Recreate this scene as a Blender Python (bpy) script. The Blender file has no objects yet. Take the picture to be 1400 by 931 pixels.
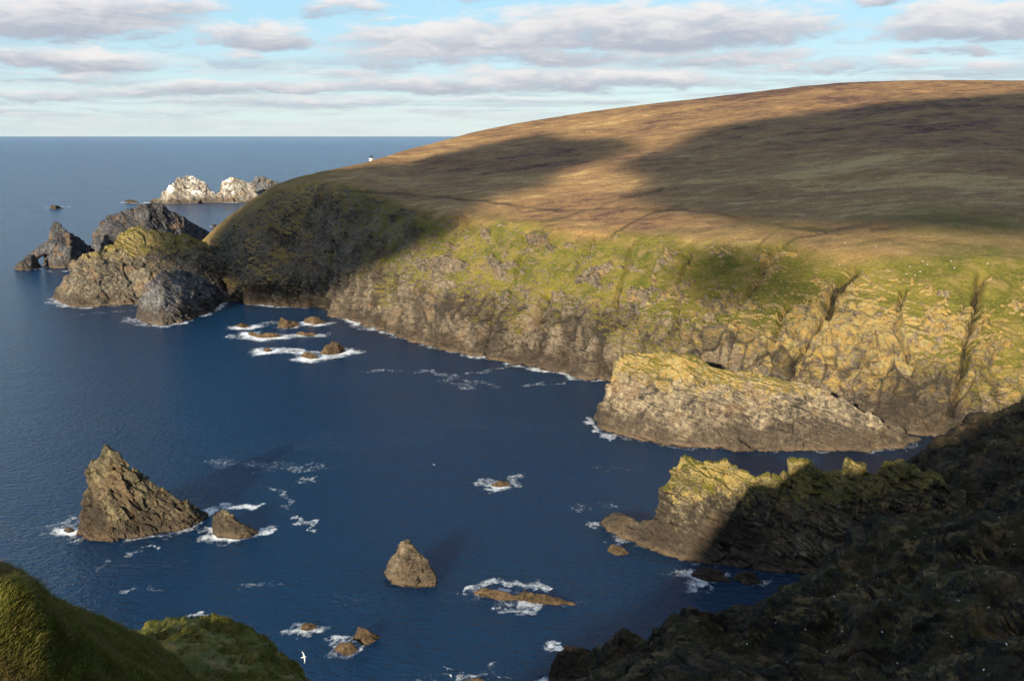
import bpy, math, random
import numpy as np
from mathutils import Vector
random.seed(7); rng = np.random.default_rng(7)
SC = bpy.context.scene; COL = SC.collection
# ------------------------------------------------------------------ camera geometry
H = 120.0; F = 1361.1; TH = math.atan(280.5 / F)
ct, st = math.cos(TH), math.sin(TH)
SUN_AZ, SUN_EL = math.radians(24), math.radians(16)      # light travels towards +Y turned to +X
LV = np.array([math.sin(SUN_AZ) * math.cos(SUN_EL), math.cos(SUN_AZ) * math.cos(SUN_EL), -math.sin(SUN_EL)])

def ray(px, py):
    a = (np.asarray(px, float) - 700) / F; b = (465.5 - np.asarray(py, float)) / F
    return np.stack([a, ct + b * st, -st + b * ct], -1)
def P(px, py, Y=None):
    """point seen at a pixel: at sea level, or at depth Y"""
    d = ray(px, py)
    t = -H / d[..., 2] if Y is None else np.asarray(Y, float) / d[..., 1]
    return d * t[..., None] + np.array([0, 0, H])
def proj(p):
    q = p - np.array([0, 0, H])
    dep = q[..., 1] * ct - q[..., 2] * st; up = q[..., 1] * st + q[..., 2] * ct
    dep = np.where(dep < 1, 1, dep)
    return 700 + F * q[..., 0] / dep, 465.5 - F * up / dep, dep

# ------------------------------------------------------------------ noise
_G = np.array([[1,1,0],[-1,1,0],[1,-1,0],[-1,-1,0],[1,0,1],[-1,0,1],[1,0,-1],[-1,0,-1],
               [0,1,1],[0,-1,1],[0,1,-1],[0,-1,-1],[1,1,0],[-1,1,0],[0,-1,1],[0,-1,-1]], np.float32)
def hsh(x, y, z, seed):
    h = (x.astype(np.uint32) * np.uint32(374761393) + y.astype(np.uint32) * np.uint32(668265263)
         + z.astype(np.uint32) * np.uint32(2147483647) + np.uint32((seed * 974634777) & 0xffffffff))
    h = (h ^ (h >> np.uint32(13))) * np.uint32(1274126177)
    h = (h ^ (h >> np.uint32(16))) * np.uint32(2246822519)
    return h ^ (h >> np.uint32(15))
def perlin(p, seed=0):
    sh = p.shape[:-1]; p = p.reshape(-1, 3)
    fl = np.floor(p); i = fl.astype(np.int64); f = (p - fl).astype(np.float32)
    u = f * f * f * (f * (f * 6 - 15) + 10); out = np.zeros(len(p), np.float32)
    for dx in (0, 1):
        wx = u[:, 0] if dx else 1 - u[:, 0]
        for dy in (0, 1):
            wy = u[:, 1] if dy else 1 - u[:, 1]
            for dz in (0, 1):
                wz = u[:, 2] if dz else 1 - u[:, 2]
                g = _G[hsh(i[:, 0] + dx, i[:, 1] + dy, i[:, 2] + dz, seed) & np.uint32(15)]
                out += wx * wy * wz * (g[:, 0] * (f[:, 0] - dx) + g[:, 1] * (f[:, 1] - dy) + g[:, 2] * (f[:, 2] - dz))
    return out.reshape(sh)
def fbm(p, o=4, seed=0, gain=.5):
    a, s, t = 1.0, 0, 0
    for k in range(o):
        s = s + a * perlin(p * 2.03 ** k + k * 17.3, seed + k); t += a; a *= gain
    return s / t * 1.6
def ridged(p, o=3, seed=0):
    a, s, t = 1.0, 0, 0
    for k in range(o):
        s = s + a * (1 - 2 * np.abs(perlin(p * 2.07 ** k + k * 9.1, seed + k))); t += a; a *= .5
    return s / t
def worley(p, seed=0):
    """nearest cell: distance, distance of the next one, random value, height of the cell's own tilted plane"""
    sh = p.shape[:-1]; p = p.reshape(-1, 3); bf = np.floor(p); b = bf.astype(np.int32); q = (p - bf).astype(np.float32); n = len(p)
    f1 = np.full(n, 9., np.float32); f2 = np.full(n, 9., np.float32); hh = np.zeros(n, np.uint32); til = np.zeros(n, np.float32)
    for dx in (-1, 0, 1):
        for dy in (-1, 0, 1):
            for dz in (-1, 0, 1):
                h = hsh(b[:, 0] + dx, b[:, 1] + dy, b[:, 2] + dz, seed)
                vx = q[:, 0] - dx - .1 - .8 / 1023 * (h & np.uint32(1023)).astype(np.float32)
                vy = q[:, 1] - dy - .1 - .8 / 1023 * ((h >> np.uint32(10)) & np.uint32(1023)).astype(np.float32)
                vz = q[:, 2] - dz - .1 - .8 / 1023 * ((h >> np.uint32(20)) & np.uint32(1023)).astype(np.float32)
                d = vx * vx + vy * vy + vz * vz; m = d < f1
                f2 = np.where(m, f1, np.minimum(f2, d)); hh = np.where(m, h, hh); f1 = np.where(m, d, f1)
                g = (h * np.uint32(2654435761)) >> np.uint32(8)
                tl = vx * ((g & np.uint32(255)).astype(np.float32) / 127.5 - 1) + vy * (((g >> np.uint32(8)) & np.uint32(255)).astype(np.float32) / 127.5 - 1) + vz * (((g >> np.uint32(16)) & np.uint32(255)).astype(np.float32) / 127.5 - 1)
                til = np.where(m, tl, til)
    return np.sqrt(f1).reshape(sh), np.sqrt(f2).reshape(sh), ((hh & np.uint32(255)) / 255.).astype(np.float32).reshape(sh), til.reshape(sh)
def sstep(a, b, x):
    t = np.clip((x - a) / (b - a), 0, 1); return t * t * (3 - 2 * t)
def step1(t, seed):                      # random value per bed, sharp steps
    fl = np.floor(t); h = hsh(fl.astype(np.int64), np.zeros_like(fl, np.int64), np.zeros_like(fl, np.int64), seed)
    h2 = hsh(fl.astype(np.int64) + 1, np.zeros_like(fl, np.int64), np.zeros_like(fl, np.int64), seed)
    a = (h & np.uint32(1023)) / 1023.; b = (h2 & np.uint32(1023)) / 1023.
    return a + (b - a) * sstep(.7, 1, t - fl) - .5
def gsm(a, s, axis):
    if s <= 0: return a
    r = int(3 * s) + 1; k = np.exp(-.5 * (np.arange(-r, r + 1) / s) ** 2); k /= k.sum()
    pad = [(0, 0)] * a.ndim; pad[axis] = (r, r)
    b = np.pad(a, pad, mode='reflect', reflect_type='odd')
    out = np.zeros_like(a); n = a.shape[axis]
    for i, w in enumerate(k):
        out += w * np.take(b, range(i, i + n), axis)
    return out

def shore(G):
    """where each column of a loft first rises through the water"""
    z = G[..., 2]; k = np.argmax(z > 0.05, axis=0); ok = (k > 0); k = np.maximum(k, 1); j = np.arange(G.shape[1])
    a, b = G[k - 1, j], G[k, j]; t = (0.05 - a[:, 2]) / (b[:, 2] - a[:, 2] + 1e-6); W = a + (b - a) * np.clip(t, 0, 1)[:, None]; W[:, 2] = 0
    return W[ok]
# ------------------------------------------------------------------ object helpers
def tag(o, label=None, cat=None, group=None, kind=None):
    if label: o['label'] = label
    if cat: o['category'] = cat
    if group: o['group'] = group
    if kind: o['kind'] = kind
    return o
def link(name, me, mat=None, loc=(0, 0, 0), parent=None):
    o = bpy.data.objects.new(name, me)
    if mat and me is not None: me.materials.append(mat)
    COL.objects.link(o); o.location = loc
    if parent: o.parent = parent
    return o
def empty(name, loc, rz=0):
    o = bpy.data.objects.new(name, None); COL.objects.link(o); o.location = loc; o.rotation_euler.z = rz
    o.empty_display_size = .1
    return o
def mesh_from(name, V, Fq, attrs=None, smooth=True):
    me = bpy.data.meshes.new(name); V = np.ascontiguousarray(V, np.float32); Fq = np.ascontiguousarray(Fq, np.int32)
    k = Fq.shape[1]
    me.vertices.add(len(V)); me.vertices.foreach_set('co', V.ravel())
    me.loops.add(Fq.size); me.loops.foreach_set('vertex_index', Fq.ravel())
    me.polygons.add(len(Fq)); me.polygons.foreach_set('loop_start', np.arange(0, Fq.size, k, dtype=np.int32))
    me.update(calc_edges=True)
    me.polygons.foreach_set('use_smooth', np.full(len(Fq), smooth, bool))
    for n, a in (attrs or {}).items():
        t = me.attributes.new(n, 'FLOAT', 'POINT'); t.data.foreach_set('value', np.ascontiguousarray(a, np.float32).ravel())
    me.validate()
    return me
def grid_faces(M, N, off=0, closed=False):
    i = np.arange(M - 1)[:, None]; j = np.arange(N if closed else N - 1)[None, :]; j2 = (j + 1) % N
    return (np.stack([i * N + j, i * N + j2, (i + 1) * N + j2, (i + 1) * N + j], -1).reshape(-1, 4) + off)
def join_parts(parts):
    """[(V, F, attrs)] -> one"""
    V, Fs, A, off = [], [], {}, 0
    for v, f, a in parts:
        V.append(v); Fs.append(f + off); off += len(v)
        for k in a: A.setdefault(k, []).append(np.ravel(a[k]))
    return np.concatenate(V), np.concatenate(Fs), {k: np.concatenate(x) for k, x in A.items()}

# ------------------------------------------------------------------ node helpers
class NT:
    def __init__(s, tree): s.t = tree; s.N = tree.nodes; s.L = tree.links
    def n(s, typ, **kw):
        nd = s.N.new(typ)
        for k, v in kw.items():
            if k.startswith('i_'):
                key = k[2:]; key = int(key) if key.isdigit() else key.replace('_', ' ')
                s.set(nd.inputs[key], v)
            else: setattr(nd, k, v)
        return nd
    def set(s, inp, v):
        if isinstance(v, bpy.types.NodeSocket): s.L.new(v, inp)
        else:
            if hasattr(inp.default_value, '__len__') and not hasattr(v, '__len__'): v = (v,) * len(inp.default_value)
            if hasattr(v, '__len__') and len(inp.default_value) == 4 and len(v) == 3: v = (*v, 1)
            inp.default_value = v
    def m(s, op, a, b=None, c=None, clamp=False):
        nd = s.N.new('ShaderNodeMath'); nd.operation = op; nd.use_clamp = clamp
        for i, v in enumerate((a, b, c)):
            if v is not None: s.set(nd.inputs[i], v)
        return nd.outputs[0]
    def vm(s, op, a, b=None, c=None, out=0):
        nd = s.N.new('ShaderNodeVectorMath'); nd.operation = op
        for i, v in enumerate((a, b, c)):
            if v is not None: s.set(nd.inputs[i], v)
        return nd.outputs[out]
    def mix(s, f, a, b, blend='MIX'):
        nd = s.N.new('ShaderNodeMix'); nd.data_type = 'RGBA'; nd.blend_type = blend
        s.set(nd.inputs[0], f); s.set(nd.inputs[6], a); s.set(nd.inputs[7], b); return nd.outputs[2]
    def noise(s, vec, scale, detail=4, rough=.55, dist=0):
        nd = s.N.new('ShaderNodeTexNoise'); s.L.new(vec, nd.inputs['Vector'])
        nd.inputs['Scale'].default_value = scale; nd.inputs['Detail'].default_value = detail
        nd.inputs['Roughness'].default_value = rough; nd.inputs['Distortion'].default_value = dist
        return nd.outputs['Fac']
    def rng(s, v, a, b, c=0, d=1, smooth=True):
        nd = s.N.new('ShaderNodeMapRange'); nd.interpolation_type = 'SMOOTHSTEP' if smooth else 'LINEAR'
        s.set(nd.inputs[0], v)
        for i, x in enumerate((a, b, c, d)): s.set(nd.inputs[i + 1], x)
        return nd.outputs[0]
    def attr(s, name):
        nd = s.N.new('ShaderNodeAttribute'); nd.attribute_name = name; return nd.outputs['Fac']
def new_mat(name):
    m = bpy.data.materials.new(name); m.use_nodes = True; m.node_tree.nodes.clear()
    return m, NT(m.node_tree)
def simple_mat(name, col, rough=.7, var=.25, scale=3):
    m, T = new_mat(name); g = T.n('ShaderNodeTexCoord').outputs['Object']
    nz = T.noise(g, scale, 4)
    c = T.mix(nz, tuple(x * (1 - var) for x in col), tuple(min(1, x * (1 + var)) for x in col))
    b = T.n('ShaderNodeBsdfPrincipled', i_Base_Color=c, i_Roughness=rough)
    T.L.new(b.outputs[0], T.n('ShaderNodeOutputMaterial').inputs[0]); return m

def land_mat(name, dark=(.05, .043, .036), mid=(.15, .12, .085), pale=(.24, .19, .125), ochre=(.36, .22, .055),
             strata_dip=30, strata=.35, tide=True, bump=1.0, grassA=(.06, .068, .01), grassB=(.175, .142, .028), fine=1.0, guano=0.0):
    m, T = new_mat(name)
    pos = T.n('ShaderNodeNewGeometry').outputs['Position']
    sep = T.n('ShaderNodeSeparateXYZ'); T.L.new(pos, sep.inputs[0]); z = sep.outputs[2]
    g, li, mo, tr = (T.attr(k) for k in ('grass', 'lichen', 'moor', 'track'))
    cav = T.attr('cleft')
    # rock: patches of tone, beds, vertical weathering streaks
    n1 = T.noise(pos, .06 * fine, 6, .62, .4); n2 = T.noise(pos, .45 * fine, 6, .7)
    n3 = T.noise(pos, 2.2 * fine, 4, .7)
    d = math.radians(strata_dip)
    tn = T.vm('DOT_PRODUCT', pos, (math.sin(d), .25, math.cos(d)), out=1)
    tn = T.m('ADD', tn, T.m('MULTIPLY', T.noise(pos, .08 * fine, 3), 6.0))
    cv = T.n('ShaderNodeCombineXYZ'); T.L.new(tn, cv.inputs[0])
    bed = T.noise(cv.outputs[0], .9 * fine, 5, .75)
    sv = T.vm('MULTIPLY', pos, (1, 1, .18)); streak = T.noise(sv, .5 * fine, 5, .7)
    tone = T.m('ADD', T.m('MULTIPLY', n1, .5), T.m('SUBTRACT', T.m('MULTIPLY', n2, .8), .15))
    tone = T.m('ADD', tone, T.m('MULTIPLY', T.m('SUBTRACT', bed, .5), strata))
    tone = T.m('ADD', tone, T.m('MULTIPLY', T.m('SUBTRACT', streak, .5), .45))
    tone = T.m('ADD', tone, T.m('MULTIPLY', T.m('SUBTRACT', n3, .5), .35))
    rock = T.mix(T.rng(tone, .38, .5), dark, mid); rock = T.mix(T.rng(tone, .52, .66), rock, pale)
    # brownish iron tint in patches
    rock = T.mix(T.m('MULTIPLY', T.rng(T.noise(pos, .11 * fine, 4), .5, .66), .55), rock, (.19, .12, .065))
    lm = T.m('ADD', li, T.m('MULTIPLY', T.m('SUBTRACT', T.noise(pos, .22 * fine, 6, .72), .5), 1.5))
    lm = T.m('ADD', lm, T.m('MULTIPLY', T.m('SUBTRACT', n3, .5), .5))
    lich = T.mix(T.rng(n2, .35, .65), ochre, (.3, .25, .1))
    rock = T.mix(T.m('MULTIPLY', T.rng(lm, .46, .66), .85), rock, lich)
    if guano:
        gm = T.m('ADD', T.noise(sv, .12 * fine, 5, .7), T.m('MULTIPLY', T.m('SUBTRACT', n2, .5), .5))
        gm = T.m('MULTIPLY', T.rng(gm, .55 - .12 * guano, .62), T.rng(z, 9, 20))
        rock = T.mix(gm, rock, (.62, .58, .5))
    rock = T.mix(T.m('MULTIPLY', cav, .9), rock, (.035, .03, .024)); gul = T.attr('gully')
    if tide:
        zz = T.m('ADD', z, T.m('ADD', T.m('MULTIPLY', T.m('SUBTRACT', n2, .5), 7.0), T.m('MULTIPLY', T.m('SUBTRACT', n1, .5), 30.)))
        rock = T.mix(T.m('MULTIPLY', T.rng(zz, 13, 3.5), .75), rock, (.05, .038, .027))
        z2 = T.m('ADD', z, T.m('MULTIPLY', T.m('SUBTRACT', n2, .5), 2.0))
        rock = T.mix(T.m('MULTIPLY', T.rng(z2, 1.9, 1.1), T.rng(n1, .4, .6, .15, .6)), rock, (.16, .11, .07))
        rock = T.mix(T.rng(z2, .45, .1), rock, (.03, .024, .018))
    # turf
    g1 = T.noise(pos, .05 * fine, 5, .6); g2 = T.noise(pos, .7 * fine, 5, .7); g3 = T.noise(pos, 3.0 * fine, 3, .7)
    gt = T.m('ADD', T.m('MULTIPLY', g1, .5), T.m('ADD', T.m('MULTIPLY', g2, .35), T.m('MULTIPLY', g3, .15)))
    turf = T.mix(T.rng(gt, .38, .62), grassA, grassB)
    turf = T.mix(T.m('MULTIPLY', T.rng(T.noise(pos, .14 * fine, 5, .65), .48, .66), .65), turf, (.21, .145, .06))
    # moor grass and heather
    mv = T.vm('MULTIPLY', pos, (.5, 1.1, 1.1))
    h1 = T.noise(mv, .012 * fine, 6, .62, .6); h2 = T.noise(mv, .12 * fine, 6, .7); h3 = T.noise(pos, .9 * fine, 4, .75)
    hs = T.m('ADD', T.m('MULTIPLY', h1, .38), T.m('ADD', T.m('MULTIPLY', h2, .32), T.m('MULTIPLY', h3, .3)))
    hs = T.m('SUBTRACT', hs, T.rng(z, 80, 170, 0, .06))
    moor = T.mix(T.rng(hs, .39, .49), (.085, .043, .032), (.27, .158, .066)); moor = T.mix(T.rng(hs, .5, .58), moor, (.47, .32, .13))
    moor = T.mix(T.m('MULTIPLY', tr, .85), moor, (.035, .025, .015))
    veg = T.mix(mo, turf, moor)
    nf = T.m('ADD', g, T.m('MULTIPLY', T.m('SUBTRACT', g2, .5), .7)); nf = T.m('ADD', nf, T.m('MULTIPLY', T.m('SUBTRACT', g3, .5), .35))
    gf = T.rng(nf, .42, .58)
    col = T.mix(gf, rock, veg); col = T.mix(T.rng(T.m('ADD', gul, T.m('MULTIPLY', T.m('SUBTRACT', n2, .5), .9)), .35, .7, 0, .85), col, (.022, .018, .013))  # gully shade painted in as near-black over rock and turf
    rb = T.m('ADD', T.m('MULTIPLY', n2, 1.2), T.m('ADD', T.m('MULTIPLY', n3, .35), T.m('MULTIPLY', bed, .6)))
    rb = T.m('ADD', rb, T.m('MULTIPLY', streak, .5))
    vb = T.m('ADD', T.m('MULTIPLY', g2, .5), T.m('MULTIPLY', g3, .3)); vb = T.m('ADD', vb, T.m('MULTIPLY', h2, 1.2))
    hgt = T.n('ShaderNodeMix', data_type='FLOAT'); T.set(hgt.inputs[0], gf); T.L.new(rb, hgt.inputs[2]); T.L.new(vb, hgt.inputs[3])
    bp = T.n('ShaderNodeBump', i_Strength=.85, i_Distance=1.8 * bump, i_Height=hgt.outputs[0])
    b = T.n('ShaderNodeBsdfPrincipled', i_Base_Color=col, i_Roughness=.9, i_Normal=bp.outputs[0])
    b.inputs['Specular IOR Level'].default_value = .2
    T.L.new(b.outputs[0], T.n('ShaderNodeOutputMaterial').inputs[0])
    return m

# ------------------------------------------------------------------ lofts
def at(line, px):
    a = np.array([q[:2] for q in line], float); return np.interp(px, a[:, 0], a[:, 1])
def columns(line, n, w=.8):
    a = np.array([q[:2] for q in line], float)
    s = np.concatenate([[0], np.cumsum(np.hypot(np.diff(a[:, 0]), w * np.diff(a[:, 1])))])
    return np.interp(np.linspace(0, s[-1], n), s, a[:, 0])
def up_slope(prev, px, py, deg):
    """line seen at (px,py) that climbs from prev at the given slope"""
    d = ray(px, py); k = -d[..., 2] / d[..., 1]; t = np.tan(np.radians(deg))
    Y = (H - prev[:, 2] + prev[:, 1] * t) / (k + t)
    Y = np.maximum(Y, prev[:, 1] + .3)
    return P(px, py, Y)
def stack_rows(L, res, sv=0.0, su=0.0):
    rows, V = [], []
    for i in range(len(L) - 1):
        for k in range(res[i]):
            t = k / res[i]; rows.append(L[i] * (1 - t) + L[i + 1] * t); V.append(i + t)
    rows.append(L[-1]); V.append(len(L) - 1)
    G = np.array(rows)
    if su: G = gsm(G, su, 1)
    if sv: G = gsm(G, sv, 0)
    return G, np.array(V)
def normals(G):
    du = np.gradient(G, axis=1); dv = np.gradient(G, axis=0)
    n = np.cross(du, dv); return n / (np.linalg.norm(n, axis=-1, keepdims=True) + 1e-9)
def polydist(px, py, line):
    d = np.full(px.shape, 1e9); a = np.array(line, float)
    for i in range(len(a) - 1):
        v = a[i + 1] - a[i]; L = (v ** 2).sum() + 1e-9
        t = np.clip(((px - a[i, 0]) * v[0] + (py - a[i, 1]) * v[1]) / L, 0, 1)
        d = np.minimum(d, np.hypot(px - a[i, 0] - t * v[0], py - a[i, 1] - t * v[1]))
    return d
def rock_disp(G, amp, seed, size, dip=30, blocks=1.0, strat=1.0, gully=1.0):
    """rock relief in metres for points G; size = metres of the largest form"""
    q = G / size
    w = np.stack([fbm(q * .8 + 3, 3, seed + 40), fbm(q * .8 + 50, 3, seed + 41), fbm(q * .8 + 90, 3, seed + 42)], -1)
    d = gully * .8 * ridged((q + .25 * w) * np.array([1.1, 1.1, .3]), 3, seed) + .5 * fbm(q * 1.3 + w * .3, 6, seed + 5, .56)
    a = math.radians(dip); nb = np.array([math.sin(a), .25, math.cos(a)])
    tb = (G @ nb) / size
    t = tb * 9 + 2.2 * w[..., 0]
    sw = .5 + 1.1 * fbm(q * 1.7, 2, seed + 8)          # beds show in places only
    d = d + strat * np.clip(sw, 0, 1) * (.2 * step1(t, seed + 1) + .18 * step1(t * 2.7, seed + 2) + .12 * step1(t * 6.1, seed + 3))
    # joint blocks: cells flattened along the beds, each with its own tilted face
    qb = q + nb * (tb[..., None] * 1.0) + w * .22
    f1, f2, r, tl = worley(qb * 1.9, seed); c0 = 1 - sstep(0, .1, f2 - f1)
    d = d + blocks * (.55 * (r - .5) + 1.0 * tl - .12 * c0)
    f1, f2, r2, tl2 = worley(qb * 4.6 + w * .5, seed + 3); c1 = 1 - sstep(0, .12, f2 - f1)
    d = d + blocks * (.3 * (r2 - .5) + .42 * tl2 - .1 * c1)
    return amp * d, np.clip(.3 * c0 + .55 * c1, 0, 1) * sstep(-.2, .4, fbm(q * 2.1, 2, seed + 12))
BASE = []       # shorelines for foam: (world pts, intensity, width)
REG = []        # (vertices, name) for placing small things by sight
def rock_part(base, crest, slope=62, back=60, n=160, res=(8, 60, 40), amp=1.5, seed=1, size=12, dip=30, bulge=.25,
              blocks=1., strat=1., gully=1., grass=0., lichen=.2, foam=.5, foamw=2.5, sv=2.5, su=1.0, mid=None, depth=None):
    px = columns(crest, n); A = P(px, at(base, px))
    if mid is not None:
        Mi = up_slope(A, px, at(mid[0], px), mid[1]); C = up_slope(Mi, px, at(crest, px), slope)
    else:
        C = up_slope(A, px, at(crest, px), slope)
    C[:, 2] = np.maximum(C[:, 2], .05)
    A0 = A.copy(); A0[:, 2] = -5; A0[:, 1] -= 2.0
    Bk = C.copy(); Bk[:, 2] = -5; Bk[:, 1] += (C[:, 2] + 5) / np.tan(np.radians(back)) + (2. if depth is None else depth)
    if mid is not None:
        G, V = stack_rows([A0, A, Mi, C, Bk], [res[0], res[1] // 2, res[1] // 2, res[2]], sv, su)
    else:
        G, V = stack_rows([A0, A, C, Bk], list(res), sv, su)
    nr = normals(gsm(gsm(G, 2, 0), 2, 1))
    w = sstep(0, .06, np.linspace(0, 1, n)) * sstep(0, .06, np.linspace(1, 0, n)); w = .25 + .75 * w[None, :]
    d, cr = rock_disp(G, amp, seed, size, dip, blocks, strat, gully)
    G = G + nr * (d * w)[..., None]
    nz = normals(G)[..., 2]
    z = G[..., 2]; hh = max(1., C[:, 2].max())
    gr = grass * sstep(.25, .75, nz) * sstep(.35, .75, z / hh) + .12 * (fbm(G / size * 2, 3, seed + 70))
    if grass == 0: gr = np.full(z.shape, -1.)
    li = lichen * (.35 + sstep(.25, .9, z / hh) * .9) + .0 * z
    BASE.append((shore(G), foam, foamw))
    M, N = G.shape[:2]
    return G.reshape(-1, 3), grid_faces(M, N), dict(grass=gr, lichen=li, moor=np.zeros_like(gr), track=np.zeros_like(gr), cleft=cr * .8)
def add_rock(name, label, cat, parts, mat, group=None, kind=None):
    V, Fq, A = join_parts(parts)
    REG.append(V)
    c = V[V[:, 2] > 0].mean(0) if (V[:, 2] > 0).any() else V.mean(0); c[2] = 0
    o = link(name, mesh_from(name, V - c, Fq, A), mat, tuple(c)); tag(o, label, cat, group, kind); return o

# ================================================================== MATERIALS
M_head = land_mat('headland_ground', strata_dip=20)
M_gold = land_mat('lichened_rock', strata_dip=24, mid=(.2, .16, .105), pale=(.4, .32, .2), strata=.8)
M_dark = land_mat('slate_rock', dark=(.04, .04, .042), mid=(.1, .1, .1), pale=(.24, .235, .225), strata_dip=38, strata=.6)
M_stack = land_mat('stack_rock', dark=(.04, .035, .024), mid=(.11, .092, .055), pale=(.24, .2, .115), ochre=(.24, .19, .045), strata_dip=35, fine=1.4)
M_spur = land_mat('spur_rock', dark=(.03, .025, .018), mid=(.085, .07, .045), pale=(.22, .18, .115), grassA=(.04, .045, .007), grassB=(.14, .12, .02), ochre=(.34, .24, .07), strata_dip=38, strata=.8)
M_isle = land_mat('island_rock', dark=(.04, .036, .03), mid=(.12, .1, .07), pale=(.24, .21, .15), ochre=(.29, .2, .055), strata_dip=34, strata=.6)
M_slate = land_mat('black_slate', dark=(.022, .022, .024), mid=(.055, .055, .058), pale=(.15, .148, .145), strata_dip=40, strata=.6)
M_white = land_mat('guano_rock', dark=(.1, .09, .08), mid=(.2, .175, .14), pale=(.36, .32, .26), guano=.5, fine=.5, strata_dip=25)
M_skerry = land_mat('skerry_rock', dark=(.035, .024, .014), mid=(.1, .066, .034), pale=(.19, .135, .075), strata_dip=15, fine=2., tide=False)
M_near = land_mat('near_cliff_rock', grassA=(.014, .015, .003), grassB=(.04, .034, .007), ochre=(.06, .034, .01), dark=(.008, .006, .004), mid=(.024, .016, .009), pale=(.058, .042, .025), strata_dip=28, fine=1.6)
M_bank = land_mat('clifftop_turf', dark=(.03, .026, .02), mid=(.08, .068, .05), pale=(.17, .15, .12), fine=4., bump=.12, tide=False, grassA=(.04, .05, .007), grassB=(.12, .11, .018))

# ================================================================== MAIN HEADLAND
A_l = [(262,384),(285,387),(305,393),(318,406),(332,414),(380,418),(440,420),(458,430),(500,444),(540,455),(580,469),(640,484),(700,494),(760,508),(800,515),(840,521),(900,535),(950,545),(1050,560),(1150,575),(1250,592),(1320,600),(1450,600),(1800,600)]
B_l = [(262,376),(285,376),(305,378),(330,388),(380,388),(440,384),(458,375),(500,372),(540,382),(580,392),(640,405),(700,416),(760,424),(800,426),(840,430),(900,440),(950,446),(1050,468),(1150,488),(1250,505),(1320,515),(1450,520),(1800,520)]
C_l = [(262,352),(284,330),(300,318),(340,286),(380,259),(440,248),(500,259),(560,283),(640,298),(700,303),(750,309),(850,318),(950,324),(1050,331),(1150,342),(1250,348),(1400,352),(1800,352)]
D_l = [(262,340),(284,321),(300,306),(320,291),(340,277),(360,263),(380,251),(410,241),(440,234),(500,221),(560,202),(640,181),(700,167),(800,151),(900,138),(1000,127),(1100,115),(1150,110),(1250,107),(1400,107),(1800,120)]
NH = 1150
px = np.linspace(262, 1800, 40); px = np.concatenate([np.linspace(262, 1440, NH - 60), np.linspace(1446, 1800, 60)])
La = P(px, at(A_l, px)); Lb = up_slope(La, px, at(B_l, px), 66)
Lb = P(px, at(B_l, px), gsm(Lb[:, 1], 10, 0))
Lc = up_slope(Lb, px, at(C_l, px), np.interp(px, [262, 460, 900, 1250, 1800], [44, 40, 36, 42, 38]))
Lc = P(px, at(C_l, px), gsm(Lc[:, 1], 45, 0))
Ld = up_slope(Lc, px, at(D_l, px), np.interp(px, [262, 380, 560, 1250, 1800], [14, 11, 8.5, 11, 11]))
L0 = La.copy(); L0[:, 2] = -8; L0[:, 1] -= 3
Le = Ld.copy(); Le[:, 1] += 260; Le[:, 2] -= 45; Lf = Ld.copy(); Lf[:, 1] += 800; Lf[:, 2] = -12
G, V = stack_rows([L0, La, Lb, Lc, Ld, Le, Lf], [6, 150, 150, 200, 30, 10], 0, 3)
G = gsm(G, 4, 0); VV = V[:, None] + 0 * G[..., 0]
PX, PY, _ = proj(G)
nr = normals(gsm(gsm(G, 3, 0), 3, 1))
cliff = 1 - sstep(1.85, 2.35, VV); slope_w = sstep(1.7, 2.1, VV) * (1 - sstep(2.75, 3.05, VV)); hill = sstep(2.85, 3.1, VV)
rightw = sstep(880, 1150, PX)
sel = VV < 3.1
d = np.zeros_like(VV); cr = np.zeros_like(VV)
rows = int(np.argmax(V > 3.1))
GR = G[:rows]
big, c1 = rock_disp(GR, 1.0, 11, 38, 20, .55, .6, 1.35)
sm, c2 = rock_disp(GR, 1.0, 23, 12, 20, 1.15, 1.0, .9)
vc1, vc2, vr, vt = worley(GR / np.array([9., 9., 22.]) + .3 * fbm(GR * .05, 3, 37)[..., None], 61)
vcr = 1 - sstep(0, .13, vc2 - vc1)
outc = sstep(.12, .38, fbm(GR * np.array([.05, .05, .075]), 5, 36, .62) + .12 * rightw[:rows] - .1 * (1 - sstep(400, 480, PX[:rows])) - .5 * np.exp(-(((PX[:rows] - 1270) / 130) ** 2 + ((PY[:rows] - 355) / 28) ** 2)))       # crags that break through the turf
amp = np.maximum(cliff[:rows], slope_w[:rows] * (.16 + .6 * outc + .3 * rightw[:rows] * (1 - sstep(2.2, 2.7, VV[:rows])) + .45 * (1 - sstep(430, 540, PX[:rows]))))
d[:rows] = (4.2 * big + 1.7 * sm + cliff[:rows] * (1 - .65 * rightw[:rows]) * (2.0 * (vr - .5) + .7 * vt - 2.0 * vcr)) * amp + 1.0 * outc * slope_w[:rows]
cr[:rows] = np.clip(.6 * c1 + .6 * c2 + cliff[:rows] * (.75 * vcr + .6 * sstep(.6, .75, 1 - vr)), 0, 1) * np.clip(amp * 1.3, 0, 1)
OUT = np.zeros_like(VV); OUT[:rows] = outc
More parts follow.
